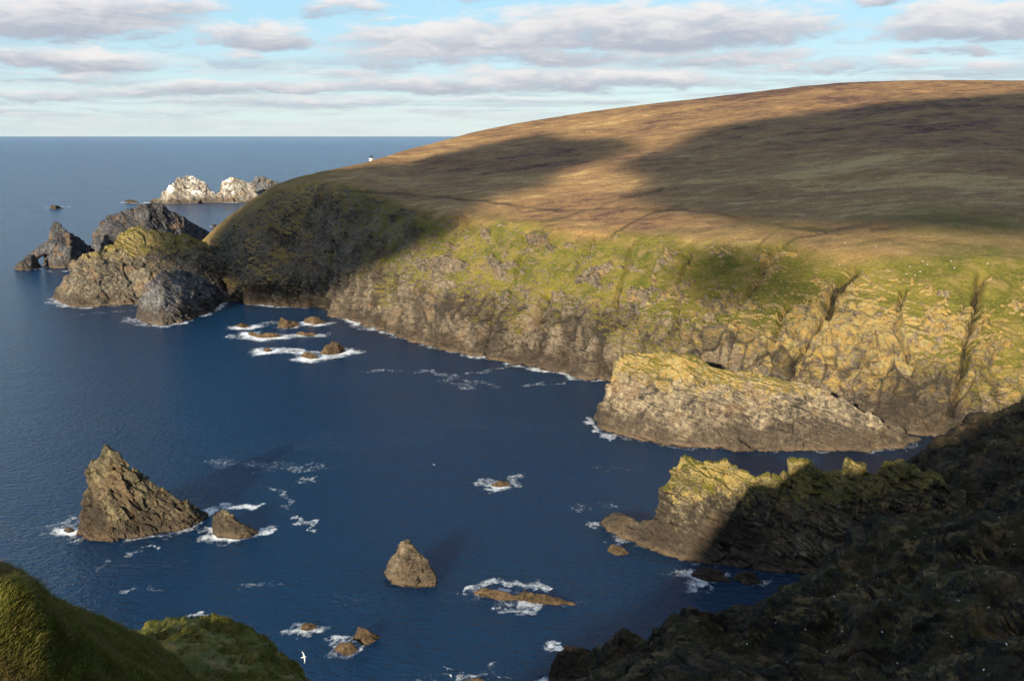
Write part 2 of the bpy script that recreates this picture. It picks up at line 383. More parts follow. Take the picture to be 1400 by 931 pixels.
# gullies and clefts that run down the face
gul = [([(1340,378),(1336,420),(1325,460),(1317,510),(1300,565)], 5, 7), ([(1170,372),(1142,400),(1130,430),(1108,465),(1082,512)], 5, 6),
       ([(1065,338),(1040,370),(1022,405)], 4, 3), ([(753,405),(742,440),(733,484)], 5, 6), ([(814,325),(788,367),(758,405)], 3, 2.5),
       ([(724,322),(714,354),(706,377)], 4, 3), ([(680,408),(666,451),(660,484)], 5, 5), ([(598,405),(596,445),(600,470)], 4, 4),
       ([(640,300),(612,340),(575,380)], 4, 2.5), ([(545,330),(520,365),(520,440)], 3, 3), ([(452,330),(449,380),(447,421)], 6, 7),
       ([(940,350),(925,400),(930,470)], 4, 3),
       ([(870,330),(850,380),(842,440)], 3, 3), ([(1075,420),(1060,460),(1040,500)], 4, 4), ([(1235,400),(1225,450),(1245,500)], 4, 4)]
wob = fbm(G * .06, 3, 77) * 7; gully_shade = np.zeros_like(VV); nz0 = normals(G + nr * d[..., None])[..., 2]
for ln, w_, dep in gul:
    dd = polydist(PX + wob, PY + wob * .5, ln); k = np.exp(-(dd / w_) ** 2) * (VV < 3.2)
    d -= dep * k; gully_shade = np.maximum(gully_shade, min(1, .3 + dep * .1) * np.exp(-(dd / (w_ * (.4 + .05 * dep))) ** 2) * (VV < 3.2) * (.85 + .8 * fbm(G * .05 + dep, 3, 79)))  # carves the gully and masks where its shade goes into the colour
d += hill * (2.2 * fbm(G * np.array([.012, .02, .02]), 5, 31) + .7 * fbm(G * .09, 4, 33) + .35 * ridged(G * .16, 3, 34)) * (1 - sstep(3.85, 4.0, VV) * .7)
d += slope_w * 1.0 * fbm(G * .05, 4, 35)
# beaten tracks and peat ditches on the moor
trk = [([(480,262),(550,266),(600,269),(657,277),(743,286),(828,287),(931,288),(988,294),(1046,303),(1074,312),(1149,317),(1206,326),(1274,343)], 1.8, .9),
       ([(903,260),(868,268),(811,286),(771,299),(740,304)], 2.4, .75), ([(934,280),(886,294),(846,317),(838,325)], 1.6, .9),
       ([(1149,316),(1091,326),(1046,357)], 1.4, .9), ([(1069,312),(1040,334),(1026,360)], 1.4, .9), ([(1220,325),(1286,330),(1343,337)], 1.2, .7),
       ([(690,300),(790,302),(900,300),(1040,306)], 1., .4), ([(1074,312),(1100,316),(1149,317)], 2., .9)]
tw = fbm(G * .02, 4, 78) * 4
track = np.zeros_like(VV)
for ln, w_, s_ in trk:
    dd = polydist(PX + tw, PY + tw * .25, ln); track = np.maximum(track, s_ * np.exp(-(dd / w_) ** 2) * (VV < 4))
track = np.clip(track * (.85 + .9 * fbm(G * .03, 3, 80)), 0, 1); d -= .6 * track
G = G + nr * d[..., None]
nz = normals(G)[..., 2]
n_lo = fbm(G * .018, 4, 51); n_mi = fbm(G * .07, 4, 52)
nz = np.maximum(nz, nz0 * .9)
grass = sstep(.32, .72, nz + .16 * n_mi) * sstep(1.2, 2.05, VV + .7 * n_lo + .35 * n_mi) * (.78 + .3 * n_lo + .2 * n_mi + .22 * sstep(2.1, 2.8, VV))
bare = np.exp(-(((PX - 1175) / 85) ** 2 + ((PY - 470) / 75) ** 2)) * .55 + np.exp(-(((PX - 1010) / 60) ** 2 + ((PY - 440) / 45) ** 2)) * .15
bare += np.exp(-(((PX - 360) / 70) ** 2 + ((PY - 330) / 60) ** 2)) * .1
bare += (.16 - .75 * n_mi - .5 * n_lo) * (1 - sstep(430, 540, PX + 50 * n_lo)) * (VV < 2.8)
bare += .4 * (1 - sstep(430, 480, PX)) * (1 - sstep(1.5, 2.1, VV + .4 * n_lo))
lush = np.exp(-(((PX - 1370) / 75) ** 2 + ((PY - 470) / 90) ** 2)) * .55
grass = grass - bare + lush * sstep(.2, .5, nz) - .42 * OUT * (1 - .6 * lush) * (1 - sstep(2.7, 3, VV))
grass = np.where(VV > 2.9, np.maximum(grass, sstep(2.85, 3.05, VV + .1 * n_mi)), grass)
moor = sstep(2.8, 3.12, VV + .16 * n_lo + .06 * n_mi - .12 * sstep(1050, 1350, PX)) * sstep(370, 470, PX + 40 * n_lo)
moor = np.maximum(moor, .5 * (1 - sstep(400, 540, PX + 60 * n_lo)))
lich = .12 + .36 * sstep(650, 1100, PX) * sstep(1.0, 1.6, VV) + .15 * sstep(1.3, 2.2, VV) - .25 * (1 - sstep(420, 500, PX))
HG = G; HPX, HPY = proj(G)[:2]; HV = VV
M_, N_ = G.shape[:2]
tag(link('headland', mesh_from('headland', G.reshape(-1, 3), grid_faces(M_, N_), dict(grass=grass, lichen=lich, moor=moor, track=track, cleft=cr, gully=gully_shade)), M_head), kind='structure')
REG.append(G[:int(np.argmax(V > 4.0))].reshape(-1, 3))
BASE.append((shore(G)[:900], .6, 3.2))

# ================================================================== ROCKS
# promontory in the bay, sunlit
add_rock('rock_promontory', 'big sunlit golden rock promontory with pale strata jutting into the bay', 'promontory', [
    rock_part([(811,572),(822,586),(845,595),(870,600),(930,611),(990,613),(1020,612),(1050,617),(1110,615),(1180,617),(1230,612),(1258,602)],
              [(811,572),(818,558),(830,540),(838,520),(846,490),(870,482),(905,480),(950,486),(985,503),(1010,506),(1050,513),(1090,519),(1130,533),(1170,556),(1210,578),(1258,600)],
              slope=48, back=55, n=420, res=(6, 170, 50), amp=2.1, seed=101, size=17, dip=24, grass=.62, lichen=.55, strat=.9, gully=.7, blocks=.7, foam=.3, foamw=2)], M_gold)
add_rock('boulder', 'low brown boulder at the waterline under the golden promontory', 'boulder',
         [rock_part([(988,613),(1005,618),(1030,617)], [(988,613),(1000,604),(1012,603),(1030,616)], n=60, res=(4, 30, 16), amp=.5, seed=104, size=6)], M_gold)
# second promontory, half in shade
add_rock('rocky_spur', 'jagged rock spur with sunlit yellow left end and dark ridge of small pinnacles', 'rock spur', [
    rock_part([(888,752),(920,760),(950,768),(1000,774),(1050,780),(1100,784),(1150,784),(1220,770),(1320,760)],
              [(888,745),(897,715),(905,685),(918,652),(930,623),(945,623),(975,632),(992,628),(1010,640),(1035,650),(1060,652),(1081,646),(1084,630),(1105,629),(1118,642),(1150,646),(1158,640),(1163,626),(1175,632),(1190,645),(1205,642),(1212,630),(1232,632),(1262,646),(1320,670)],
              slope=62, back=58, n=460, res=(6, 170, 50), amp=1.5, seed=121, size=13, dip=40, grass=.75, lichen=.55, foam=.15, foamw=1.5, su=.6),
    rock_part([(822,716),(835,728),(850,735),(880,748),(900,756),(950,766),(985,772)],
              [(822,714),(832,704),(850,703),(870,711),(900,716),(935,738),(985,770)], slope=38, back=40, n=170, res=(5, 70, 40), amp=.9, seed=125, size=8, dip=15, lichen=.25, foam=.5, foamw=1.8)], M_spur)
add_rock('low_rock', 'low brown flat rock off the toe of the jagged spur beside a flying bird', 'rock',
         [rock_part([(830,752),(843,759),(860,757)], [(830,750),(838,744),(850,747),(860,756)], slope=40, n=80, res=(4, 36, 18), amp=.35, seed=128, size=4, foam=.1)], M_skerry)
for k, (b, c, s, lab) in enumerate([
    ([(945,786),(965,794),(998,796)], [(945,784),(962,774),(980,778),(998,794)], 131, 'dark rock awash in the shaded channel under the jagged spur, left of its neighbour'),
    ([(1002,792),(1020,798),(1044,797)], [(1002,790),(1015,780),(1030,782),(1044,796)], 134, 'dark rock awash in the shaded channel, right of its neighbour')]):
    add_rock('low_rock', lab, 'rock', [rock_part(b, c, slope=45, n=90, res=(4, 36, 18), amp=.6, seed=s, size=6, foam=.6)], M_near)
# the two stacks
add_rock('sea_stack', 'tall shark-fin sea stack with olive lichen standing alone in the blue bay', 'sea stack', [
    rock_part([(105,731),(112,736),(150,741),(185,735),(220,729),(255,722),(270,717),(284,706)],
              [(105,726),(112,698),(122,668),(124,635),(134,632),(144,609),(152,613),(164,627),(190,645),(212,662),(235,676),(262,690),(284,702)],
              slope=66, back=60, n=320, res=(5, 150, 60), amp=1.15, seed=141, size=10, dip=36, lichen=.28, grass=.3, foam=.45, foamw=1.6, strat=.8, su=.6, blocks=1.2, gully=.5)], M_stack)
add_rock('skerry', 'brown hump of rock in white foam right beside the shark-fin stack', 'skerry', [
    rock_part([(291,728),(300,735),(320,737),(340,735),(353,728)], [(291,722),(294,702),(305,697),(318,702),(322,712),(340,722),(353,727)], slope=50, n=130, res=(4, 60, 30), amp=.6, seed=144, size=5, dip=30, foam=.9, foamw=2.6)], M_stack)
add_rock('boulder', 'tiny black boulder in foam at the left foot of the shark-fin stack', 'boulder',
         [rock_part([(87,726),(94,728),(102,726)], [(87,724),(92,719),(98,720),(102,725)], n=50, res=(4, 20, 12), amp=.25, seed=146, size=3, foam=.8)], M_near)
add_rock('sea_stack', 'small tan pyramid stack in the middle of the bay with a knobbly top', 'sea stack', [
    rock_part([(526,786),(535,796),(550,801),(570,802),(596,801)], [(526,784),(533,765),(541,758),(548,741),(556,738),(563,743),(570,751),(585,765),(591,780),(596,799)],
              slope=62, back=65, n=220, res=(5, 110, 50), amp=.75, seed=151, size=6, dip=-15, lichen=.35, foam=.12, foamw=1.2, su=.6)], M_gold)
# reef and low rocks of the inner bay
low = [('long narrow brown reef lying low in foam right of the tan pyramid stack', [(648,812),(680,820),(710,820),(735,825),(760,826),(787,827)], [(648,809),(665,804),(690,810),(702,815),(718,809),(745,813),(787,826)], 160, .9, 35, 'reef'),
       ('small low rock in a ring of foam, alone in the middle of the bay', [(672,664),(685,666),(698,663)], [(672,663),(682,658),(692,659),(698,662)], 163, .9, 35, 'rock'),
       ('little round rock with foam, off the grassy headland at lower left', [(411,860),(420,863),(433,858)], [(411,858),(418,852),(428,852),(433,857)], 166, .9, 45, 'rock'),
       ('upper pointed rock of the pair below the tan pyramid stack', [(482,873),(495,880),(505,879),(520,872)], [(482,870),(488,866),(490,855),(500,859),(520,870)], 168, .4, 60, 'rock'),
       ('lower rounded rock of the pair below the tan pyramid stack', [(458,888),(470,895),(488,891)], [(458,886),(466,879),(478,877),(488,887)], 170, .9, 50, 'rock'),
       ('small rust brown rock in foam just behind the grassy bank', [(268,850),(280,853),(296,851)], [(268,849),(276,843),(288,845),(296,850)], 172, 1., 40, 'rock'),
       ('dark rock in the shade at the bottom edge of the bay', [(635,934),(650,938),(668,934)], [(635,932),(645,926),(660,928),(668,933)], 174, 1., 40, 'rock')]
for lab, b, c, s, fo, sl, cat in low:
    add_rock('reef' if cat == 'reef' else 'low_rock', lab, cat, [rock_part(b, c, slope=sl, n=150 if s == 160 else 80, res=(4, 50, 26), amp=.45, seed=s, size=4.5, dip=12, foam=fo, foamw=2.4)], M_skerry)
add_rock('dark_skerry', 'dark flat-topped rock in shade at the foot of the near cliffs', 'skerry', [
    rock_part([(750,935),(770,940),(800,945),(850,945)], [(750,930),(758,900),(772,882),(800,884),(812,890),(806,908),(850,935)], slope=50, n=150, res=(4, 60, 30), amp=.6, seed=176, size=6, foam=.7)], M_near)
# reefs off the far cliff
RG = 'reefs in white water off the far cliff'
reefs = [('leftmost small dark reef rock in the white water off the far cliff', [(322,446),(331,448),(342,447)], [(322,445),(328,442),(335,442),(342,446)]),
         ('dark pointed reef rock with foam streaming left of it, off the far cliff', [(380,447),(392,449),(410,445)], [(380,445),(384,434),(392,437),(402,440),(410,444)]),
         ('brown reef rock nearest the foot of the far cliff', [(416,441),(430,444),(445,442)], [(416,438),(425,432),(436,434),(445,441)]),
         ('long low brown reef in the middle band of white water', [(339,457),(355,462),(372,462),(386,460)], [(339,455),(345,454),(352,457),(370,455),(386,459)]),
         ('thin brown reef sliver at the right of the middle white water', [(404,457),(417,459),(433,458)], [(404,456),(414,454),(424,455),(433,457)]),
         ('tiny brown rock nearly drowned in the lowest white water', [(361,479),(366,481),(372,480)], [(361,478),(365,476),(369,477),(372,479)]),
         ('low brown rock at the front of the lowest white water', [(411,487),(425,491),(436,490)], [(411,486),(418,482),(428,483),(436,489)]),
         ('tallest brown reef rock with a rounded top in the lowest white water', [(438,484),(450,485),(462,484),(472,480)], [(438,482),(446,472),(455,466),(464,470),(472,478)])]
for k, (lab, b, c) in enumerate(reefs):
    add_rock('reef_rock', lab, 'reef', [rock_part(b, c, slope=45, n=90, res=(4, 40, 20), amp=.7, seed=180 + 3 * k, size=7, dip=10, foam=1.0, foamw=5.5)], M_skerry, RG)
# rocks off the point
add_rock('arch_rock', 'dark pointed rock with a small natural arch at its left end', 'sea arch', [
    rock_part([(60,363),(75,367),(95,367),(130,355)], [(60,358),(64,338),(69,318),(75,303),(82,308),(95,318),(112,328),(130,345)], slope=60, n=170, res=(4, 90, 50), amp=1.8, seed=210, size=17, dip=40, lichen=-.3, foam=.4, foamw=4, su=.6),
    rock_part([(20,369),(30,370),(42,369),(52,367)], [(20,366),(28,358),(38,350),(47,347),(52,364)], slope=60, n=90, res=(4, 50, 30), amp=1.0, seed=213, size=10, lichen=-.3, foam=.4, foamw=3, su=.4),
    ], M_slate)
arch = bpy.data.objects['arch_rock']
# lintel of the arch, welded into the same rock mesh
def tube_part(path, rad, n=18, amp=.8, seed=5):
    path = np.array(path, float); k = 40
    s = np.linspace(0, len(path) - 1, k); c = np.stack([np.interp(s, np.arange(len(path)), path[:, i]) for i in range(3)], -1); c = gsm(c, 2, 0)
    r = np.interp(s, np.arange(len(path)), rad); t = np.gradient(c, axis=0); t /= np.linalg.norm(t, axis=1)[:, None]
    a = np.cross(t, [0, 1, 0]); a /= np.linalg.norm(a, axis=1)[:, None]; b = np.cross(t, a)
    ph = np.linspace(0, 2 * np.pi, n, endpoint=False)
    G = c[:, None] + r[:, None, None] * (np.cos(ph)[None, :, None] * a[:, None] + np.sin(ph)[None, :, None] * b[:, None])
    G = G + (amp * fbm(G * .25, 4, seed))[..., None] * (G - c[:, None]) / r[:, None, None]
    z = np.zeros(G.shape[:2])
    return G.reshape(-1, 3), grid_faces(k, n, closed=True), dict(grass=z - 1, lichen=z - .3, moor=z, track=z, cleft=z)
Ya = P(60, 365)[1] + 6
lv, lf, la_ = tube_part([P(36, 360, Ya), P(42, 354, Ya), P(52, 346, Ya), P(62, 341, Ya), P(72, 338, Ya), P(80, 340, Ya)], [4.5, 4.6, 4.2, 5.4, 8, 9])
old = arch.data; off = np.array(arch.location); nv = len(old.vertices)
ov = np.zeros(nv * 3, np.float32); old.vertices.foreach_get('co', ov); ofc = np.zeros(len(old.polygons) * 4, np.int32); old.loops.foreach_get('vertex_index', ofc)
at_old = {}
for k in la_:
    a_ = np.zeros(nv, np.float32); old.attributes[k].data.foreach_get('value', a_); at_old[k] = a_
vv_, ff_, aa_ = join_parts([(ov.reshape(-1, 3), ofc.reshape(-1, 4), at_old), (lv - off, lf, la_)])
nm = mesh_from('arch_rock', vv_, ff_, aa_); nm.materials.append(M_slate); arch.data = nm
add_rock('sea_rock', 'big dark slate-grey rock with a rounded hump behind the yellow-topped rock', 'rock island', [
    rock_part([(126,352),(150,356),(200,356),(250,350),(290,325)], [(126,345),(129,322),(136,307),(150,294),(165,288),(184,286),(192,279),(206,276),(225,283),(250,297),(290,320)],
              slope=58, n=260, res=(4, 130, 50), amp=2.4, seed=220, size=22, dip=42, lichen=-.15, strat=1.6, foam=.3, foamw=4)], M_slate)
add_rock('sea_rock', 'broad rock island with ochre and green lichen on top and a white-edged crown', 'rock island', [
    rock_part([(72,407),(85,415),(105,420),(135,420),(150,418),(185,416),(230,415),(270,412),(312,402)],
              [(72,405),(80,392),(92,376),(100,357),(118,346),(138,339),(155,332),(163,318),(172,311),(190,308),(203,313),(225,315),(250,320),(275,328),(290,345),(312,375)],
              slope=44, back=50, n=380, res=(5, 170, 50), amp=2.6, seed=230, size=24, dip=34, grass=.6, lichen=.55, strat=1., blocks=.9, gully=.45, foam=.6, foamw=3.2)], M_isle)
add_rock('sea_rock', 'dark brown wedge of bare rock in front of the yellow-topped island, ringed by foam', 'rock island', [
    rock_part([(186,433),(198,441),(222,445),(245,441),(268,434),(290,425),(302,414),(318,412)], [(186,430),(192,412),(204,390),(213,376),(226,369),(245,370),(268,374),(285,384),(302,398),(318,410)],
              slope=46, n=260, res=(4, 130, 40), amp=1.9, seed=240, size=18, dip=40, lichen=.02, strat=1.5, foam=.6, foamw=3)], M_dark)
# far white islets
FG = 'white-streaked islets near the horizon'
add_rock('islet', 'white-streaked pyramid islet, largest of the three near the horizon', 'islet', [
    rock_part([(203,277),(230,279),(260,278),(298,277)], [(203,276),(218,270),(230,258),(243,246),(257,240),(270,246),(284,255),(293,266),(298,275)], slope=50, n=220, res=(4, 110, 40), amp=4., seed=250, size=45, dip=25, lichen=-.3, foam=.55, foamw=7)], M_white, FG)
add_rock('islet', 'white-streaked blocky islet, middle of the three near the horizon', 'islet', [
    rock_part([(292,277),(320,277),(352,276)], [(292,274),(300,258),(308,246),(322,244),(336,249),(347,255),(353,268)], slope=52, n=170, res=(4, 90, 40), amp=4., seed=255, size=45, dip=25, lichen=-.3, foam=.55, foamw=7)], M_white, FG)
add_rock('islet', 'grey-brown islet half hidden behind the headland, right of the white ones', 'islet', [
    rock_part([(335,272),(360,272),(392,271)], [(335,268),(344,250),(352,243),(362,241),(374,247),(392,262)], slope=52, n=120, res=(4, 70, 30), amp=4., seed=258, size=45, lichen=-.3, foam=.3, foamw=6)], M_dark, FG)
for lab, b, c, s in [('tiny dark skerry with a wisp of foam, farthest left on the open sea', [(68,285),(76,286),(86,285)], [(68,284),(73,281),(80,282),(86,284)], 261),
                     ('small dark skerry just left of the white pyramid islet', [(171,277),(180,278),(190,278)], [(171,275),(176,272),(183,274),(190,277)], 263),
                     ('tiny dark skerry in the gap between dark hump rock and headland', [(289,310),(292,311),(296,310)], [(289,309),(292,307),(294,308),(296,309)], 265)]:
    add_rock('skerry', lab, 'skerry', [rock_part(b, c, slope=45, n=60, res=(4, 30, 14), amp=1.2, seed=s, size=15, lichen=-.3, foam=.6, foamw=5)], M_near)

# ================================================================== NEAR CLIFFS (in the shade of the hill behind)
def open_loft(lines, res, n, amp, seed, size, dip=28, grass=.4, lichen=.3, su=2, sv=3, macro=0., blocks=1., strat=1., gully=1.):
    L = []
    u = np.linspace(0, 1, n)
    for ln in lines:
        a = np.array(ln, float); s = np.concatenate([[0], np.cumsum(np.hypot(np.diff(a[:, 0]), np.diff(a[:, 1])))]); s /= s[-1]
        q = np.stack([np.interp(u, s, a[:, i]) for i in range(3)], -1); L.append(P(q[:, 0], q[:, 1], q[:, 2]) )
    G, V = stack_rows(L, res, sv, su)
    nr = normals(gsm(gsm(G, 2, 0), 2, 1))
    if macro: G = G + nr * (macro * (ridged(G * np.array([.028, .028, .012]), 2, seed + 30) - .3))[..., None]; nr = normals(gsm(gsm(G, 2, 0), 2, 1))
    d, cr = rock_disp(G, amp, seed, size, dip, blocks, strat, gully)
    G = G + nr * d[..., None]; nz = normals(G)[..., 2]
    gr = grass * (sstep(.25, .7, nz + .2 * fbm(G * .05, 3, seed + 60)) + .3 * fbm(G * .04, 4, seed + 61))
    M, N = G.shape[:2]; z = np.zeros((M, N))
    return G.reshape(-1, 3), grid_faces(M, N), dict(grass=gr, lichen=z + lichen, moor=z, track=z, cleft=cr * .8)
zsea = lambda px, py: float(P(px, py)[1])
k1 = open_loft([[(1140,800,250),(1200,800,240),(1300,800,230),(1420,800,215),(1700,800,190)],
                [(1150,770,262),(1200,755,255),(1300,745,250),(1420,730,235),(1700,700,205)],
                [(1225,690,300),(1260,680,295),(1320,670,290),(1420,650,280),(1700,600,240)],
                [(1262,644,335),(1290,612,345),(1340,590,352),(1420,563,350),(1700,470,300)],
                [(1262,655,380),(1290,640,400),(1340,640,410),(1420,640,420),(1700,560,380)]], [60, 80, 80, 20], 400, 2.4, 301, 20, dip=38, macro=9., blocks=.4, strat=2.2, grass=.55)
k2 = open_loft([[(700,1150,120),(900,1150,105),(1100,1150,95),(1420,1150,70),(1800,1150,50)],
                [(760,985,150),(900,980,140),(1100,985,125),(1420,990,95),(1800,990,70)],
                [(800,940,172),(840,930,168),(950,915,160),(1150,900,150),(1420,880,130),(1800,850,100)],
                [(815,938,178),(842,914,176),(880,908,178),(905,903,180),(925,880,183),(945,862,186),(1000,845,190),(1030,824,195),(1060,812,198),(1095,792,203),(1130,778,208),(1155,766,212),(1230,740,222),(1420,690,226),(1800,580,200)],
                [(815,950,190),(850,960,198),(920,930,205),(1000,900,215),(1060,870,222),(1155,830,232),(1230,800,240),(1420,760,245),(1800,640,230)]], [40, 110, 160, 30], 640, 1.9, 311, 15, dip=38, su=1., sv=2, blocks=.4, strat=2.4, gully=1.5, macro=9., grass=.55)
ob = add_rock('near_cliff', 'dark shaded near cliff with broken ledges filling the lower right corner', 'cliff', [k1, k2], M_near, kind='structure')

# grassy bank at lower left: near mound and the hump behind it
bank1 = open_loft([[(-500,1650,18.7),(-220,1350,20.9),(-100,1200,23.8),(150,1150,28.1),(330,1150,33.1)],
                   [(-500,1600,22.3),(-220,1080,24.5),(-100,985,25.6),(100,965,28.8),(270,985,33.8)],
                   [(-500,1500,26.6),(-220,900,27.4),(-100,800,27.4),(10,800,27.7),(70,850,28.8),(130,892,31.0),(200,935,33.8),(290,1000,34.6)],
                   [(-500,1500,31.7),(-220,860,32.4),(-100,780,33.1),(0,776,33.1),(28,786,33.5),(60,810,34.6),(110,835,36.7),(150,853,38.9),(185,868,41.0),(215,880,43.2),(250,905,44.6),(330,1000,43.2)],
                   [(-500,1700,41),(-220,1120,42),(-100,930,40),(60,960,41),(185,1010,45),(250,1040,48),(330,1110,50)],
                   [(-500,2200,42),(-220,1600,43),(-100,1400,42),(60,1400,43),(185,1400,47),(250,1400,50),(330,1450,52)]], [60, 110, 70, 30, 20], 380, .2, 321, 4, grass=0, su=3, sv=4, blocks=.25, strat=.15)
bank2 = open_loft([[(120,1100,44.1),(250,1100,45.6),(480,1150,47.1)],
                   [(150,960,48.6),(250,950,48.6),(350,960,48.6),(470,1010,50.2)],
                   [(165,885,60.8),(190,858,62.3),(205,850,63.1),(225,847,63.8),(250,844,63.8),(285,846,64.6),(310,853,64.6),(340,864,64.6),(362,877,63.8),(380,890,63.1),(405,912,61.6),(420,931,60.8),(470,1000,59.3)],
                   [(165,990,66.1),(250,990,68.4),(340,1000,68.4),(420,1040,65.4),(470,1100,63.1)],
                   [(165,1200,66.9),(250,1200,69.9),(340,1220,69.9),(420,1260,66.9),(470,1300,64.6)]], [60, 90, 24, 20], 300, .55, 331, 5, grass=0, su=2, sv=3, blocks=.8, strat=.8)
for bk, outc in ((bank1, .0), (bank2, .42)):
    v = bk[0]; nn = fbm(v * .22, 4, 341) ; bk[2]['grass'] = (1.1 - outc * sstep(.05, .35, nn + .15) * 1.1).ravel(); bk[2]['lichen'] = np.zeros(len(v)); bk[2]['cleft'] = np.ravel(bk[2]['cleft']) * .3
Vb, Fb, Ab = join_parts([bank1, bank2])
tag(link('grassy_hillside', mesh_from('grassy_hillside', Vb, Fb, Ab), M_bank), kind='structure')

# hill the photographer stands on: rises behind the camera, its crest throws the shade over the near cliffs
gx, gy = np.meshgrid(np.linspace(-600, 900, 220), np.linspace(-760, 4, 130))
SLP = math.tan(SUN_EL) / math.cos(SUN_AZ)
CREST = [(-900, -60), (-300, 0), (-120, 22), (-72, 42), (-62, 57), (-53, 60), (-48, 66), (-40, 80), (-33, 89), (-23, 94), (-10, 97), (-2, 98), (10, 101), (30, 108), (54, 122), (90, 150), (140, 190), (300, 215), (900, 215)]
cc = gx - (gy - 50) * math.tan(SUN_AZ)
lim = np.interp(cc, [a for a, b in CREST], [b for a, b in CREST]) + (50 - gy) * SLP
foot = np.interp(gx, [-600, -120, -75, -45, -25, 0, 60, 200, 900], [0, 10, 35, 80, 108, 118, 112, 90, 80])
t = np.clip(-gy / 300, 0, 1); gz = np.minimum(foot + (lim - foot) * t ** 1.15, lim - 2.5 * (1 - t))
gz = np.where(gy < -300, lim - (-300 - gy) * .75, gz) + 1.2 * fbm(np.stack([gx, gy, 0 * gx], -1) * .03, 3, 351) * sstep(0, 60, -gy)
gz = np.maximum(gz, -6)
GH = np.stack([gx, gy, gz], -1)
front = GH[-1].copy(); front[:, 1] = 14; front[:, 2] -= 26; front2 = front.copy(); front2[:, 1] = 40; front2[:, 2] = -8
GH = np.concatenate([GH, front[None], front2[None]]); M_, N_ = GH.shape[:2]; zz = np.zeros((M_, N_))
tag(link('near_hill', mesh_from('near_hill', GH.reshape(-1, 3), grid_faces(M_, N_), dict(grass=zz + 1, lichen=zz, moor=sstep(-40, -120, GH[..., 1]), track=zz, cleft=zz)), M_head), kind='structure')

# ================================================================== SEA
pxs = np.linspace(-220, 1620, 820); pys = np.concatenate([np.linspace(1180, 940, 40)[:-1], np.linspace(940, 260, 560)[:-1], np.linspace(260, 189, 90)])
GX, GY = np.meshgrid(pxs, pys); S = P(GX, GY); S[..., 2] = 0
foam = np.zeros(S.shape[:2])
SW = S + np.stack([fbm(S * .11, 3, 96), fbm(S * .11, 3, 97), 0 * foam], -1) * np.array([5., 6., 0]) + np.stack([fbm(S * .45, 2, 98), fbm(S * .45, 2, 99), 0 * foam], -1) * 1.6
def stroke(W, inten, width, edge=1.0, q=None):
    """foam along a world polyline on the water"""
    W = np.asarray(W)[:, :2]; lo, hi = W.min(0) - width * 3 - 5, W.max(0) + width * 3 + 5
    m = (S[..., 0] > lo[0]) & (S[..., 0] < hi[0]) & (S[..., 1] > lo[1]) & (S[..., 1] < hi[1])
    if not m.any(): return
    q = S if edge == 0 else SW; dd = polydist(q[m][:, 0], q[m][:, 1], W); foam[m] = np.maximum(foam[m], inten * np.exp(-(dd / width) ** 2))
for W, inten, width in BASE:
    k = max(1, len(W) // 60); W = W[::k]
    t = np.arange(len(W)); var = .35 + 1.1 * sstep(-.25, .45, perlin(W * .06, 91))
    for i in range(len(W) - 1):
        stroke(W[i:i + 2], min(1, inten * var[i]), width * (.7 + .7 * var[i]))
def fs(pts, inten, wpx):
    W = np.array([P(a, b) for a, b in pts]); dpx = W[:, 1].mean() / F
    inten *= .88; stroke(W, inten, wpx * dpx)
    # foreshortened: a second, displaced stroke widens it on the water
    for off in (-1, 1):
        W2 = W.copy(); W2[:, 1] += off * wpx * dpx * 1.6; stroke(W2, inten * .8, wpx * dpx * 1.2)
for a in [([(315,459),(345,459),(395,460),(445,458)], .8, 5), ([(350,478),(380,478),(415,482),(440,488),(475,485)], 1., 6), ([(318,447),(350,444),(385,440)], .6, 4), ([(400,447),(440,438)], .6, 4),
          ([(70,412),(90,418),(120,421),(148,416)], .7, 5), ([(172,436),(192,442),(225,447),(260,438)], .6, 5), ([(285,428),(302,423)], .7, 3),
          ([(500,508),(550,507),(598,507)], .55, 3), ([(515,452),(545,460),(578,468)], .85, 4), ([(480,447),(500,450)], .6, 3), ([(690,497),(730,505),(775,511)], .9, 4), ([(830,520),(800,517)], .8, 3),
          ([(590,510),(640,520),(680,528)], .45, 4), ([(600,520),(650,530)], .42, 5), ([(712,526),(770,523)], .5, 3), ([(640,512),(700,500)], .5, 3),
          ([(805,574),(815,588),(835,598)], .8, 5), ([(284,700),(310,692),(345,690)], .95, 6), ([(335,734),(352,730),(370,726)], .9, 5), ([(262,722),(280,708),(290,698)], .8, 4), ([(70,716),(95,714),(108,716)], .6, 6),
          ([(398,711),(414,710),(426,714),(429,724)], .85, 3), ([(365,665),(385,672),(392,692)], .5, 4), ([(405,655),(432,657)], .6, 3), ([(180,752),(215,752)], .55, 3), ([(135,765),(150,780)], .42, 4), ([(160,805),(230,803)], .42, 3), ([(290,630),(370,640),(450,636)], .4, 7), ([(330,800),(380,798)], .38, 4),
          ([(655,657),(690,657),(716,654)], .8, 3.5), ([(632,806),(660,800),(700,801),(740,803)], .8, 5), ([(685,830),(710,833),(742,827)], .8, 5), ([(803,715),(826,717)], .85, 5),
          ([(240,843),(285,844)], .7, 5), ([(402,858),(436,858)], .6, 5), ([(458,880),(482,878),(500,882)], .9, 4), ([(752,884),(772,880)], .8, 4), ([(640,925),(665,925)], .8, 4),
          ([(985,788),(1000,790)], .7, 3), ([(1035,793),(1050,797)], .6, 3), ([(60,283),(96,283)], .7, 2), ([(205,279),(300,279),(352,278)], .5, 1.5), ([(0,255),(120,253),(230,251)], .33, 2), ([(60,268),(170,272)], .3, 4), ([(60,371),(96,371)], .7, 2),
          ([(810,640),(880,642)], .36, 3), ([(780,690),(840,695)], .33, 5), ([(110,430),(180,425)], .45, 3)]:
    fs(*a)
foam *= (.8 + .5 * fbm(S * .12, 4, 95)); foam = np.clip(foam, 0, 1)
M_, N_ = S.shape[:2]
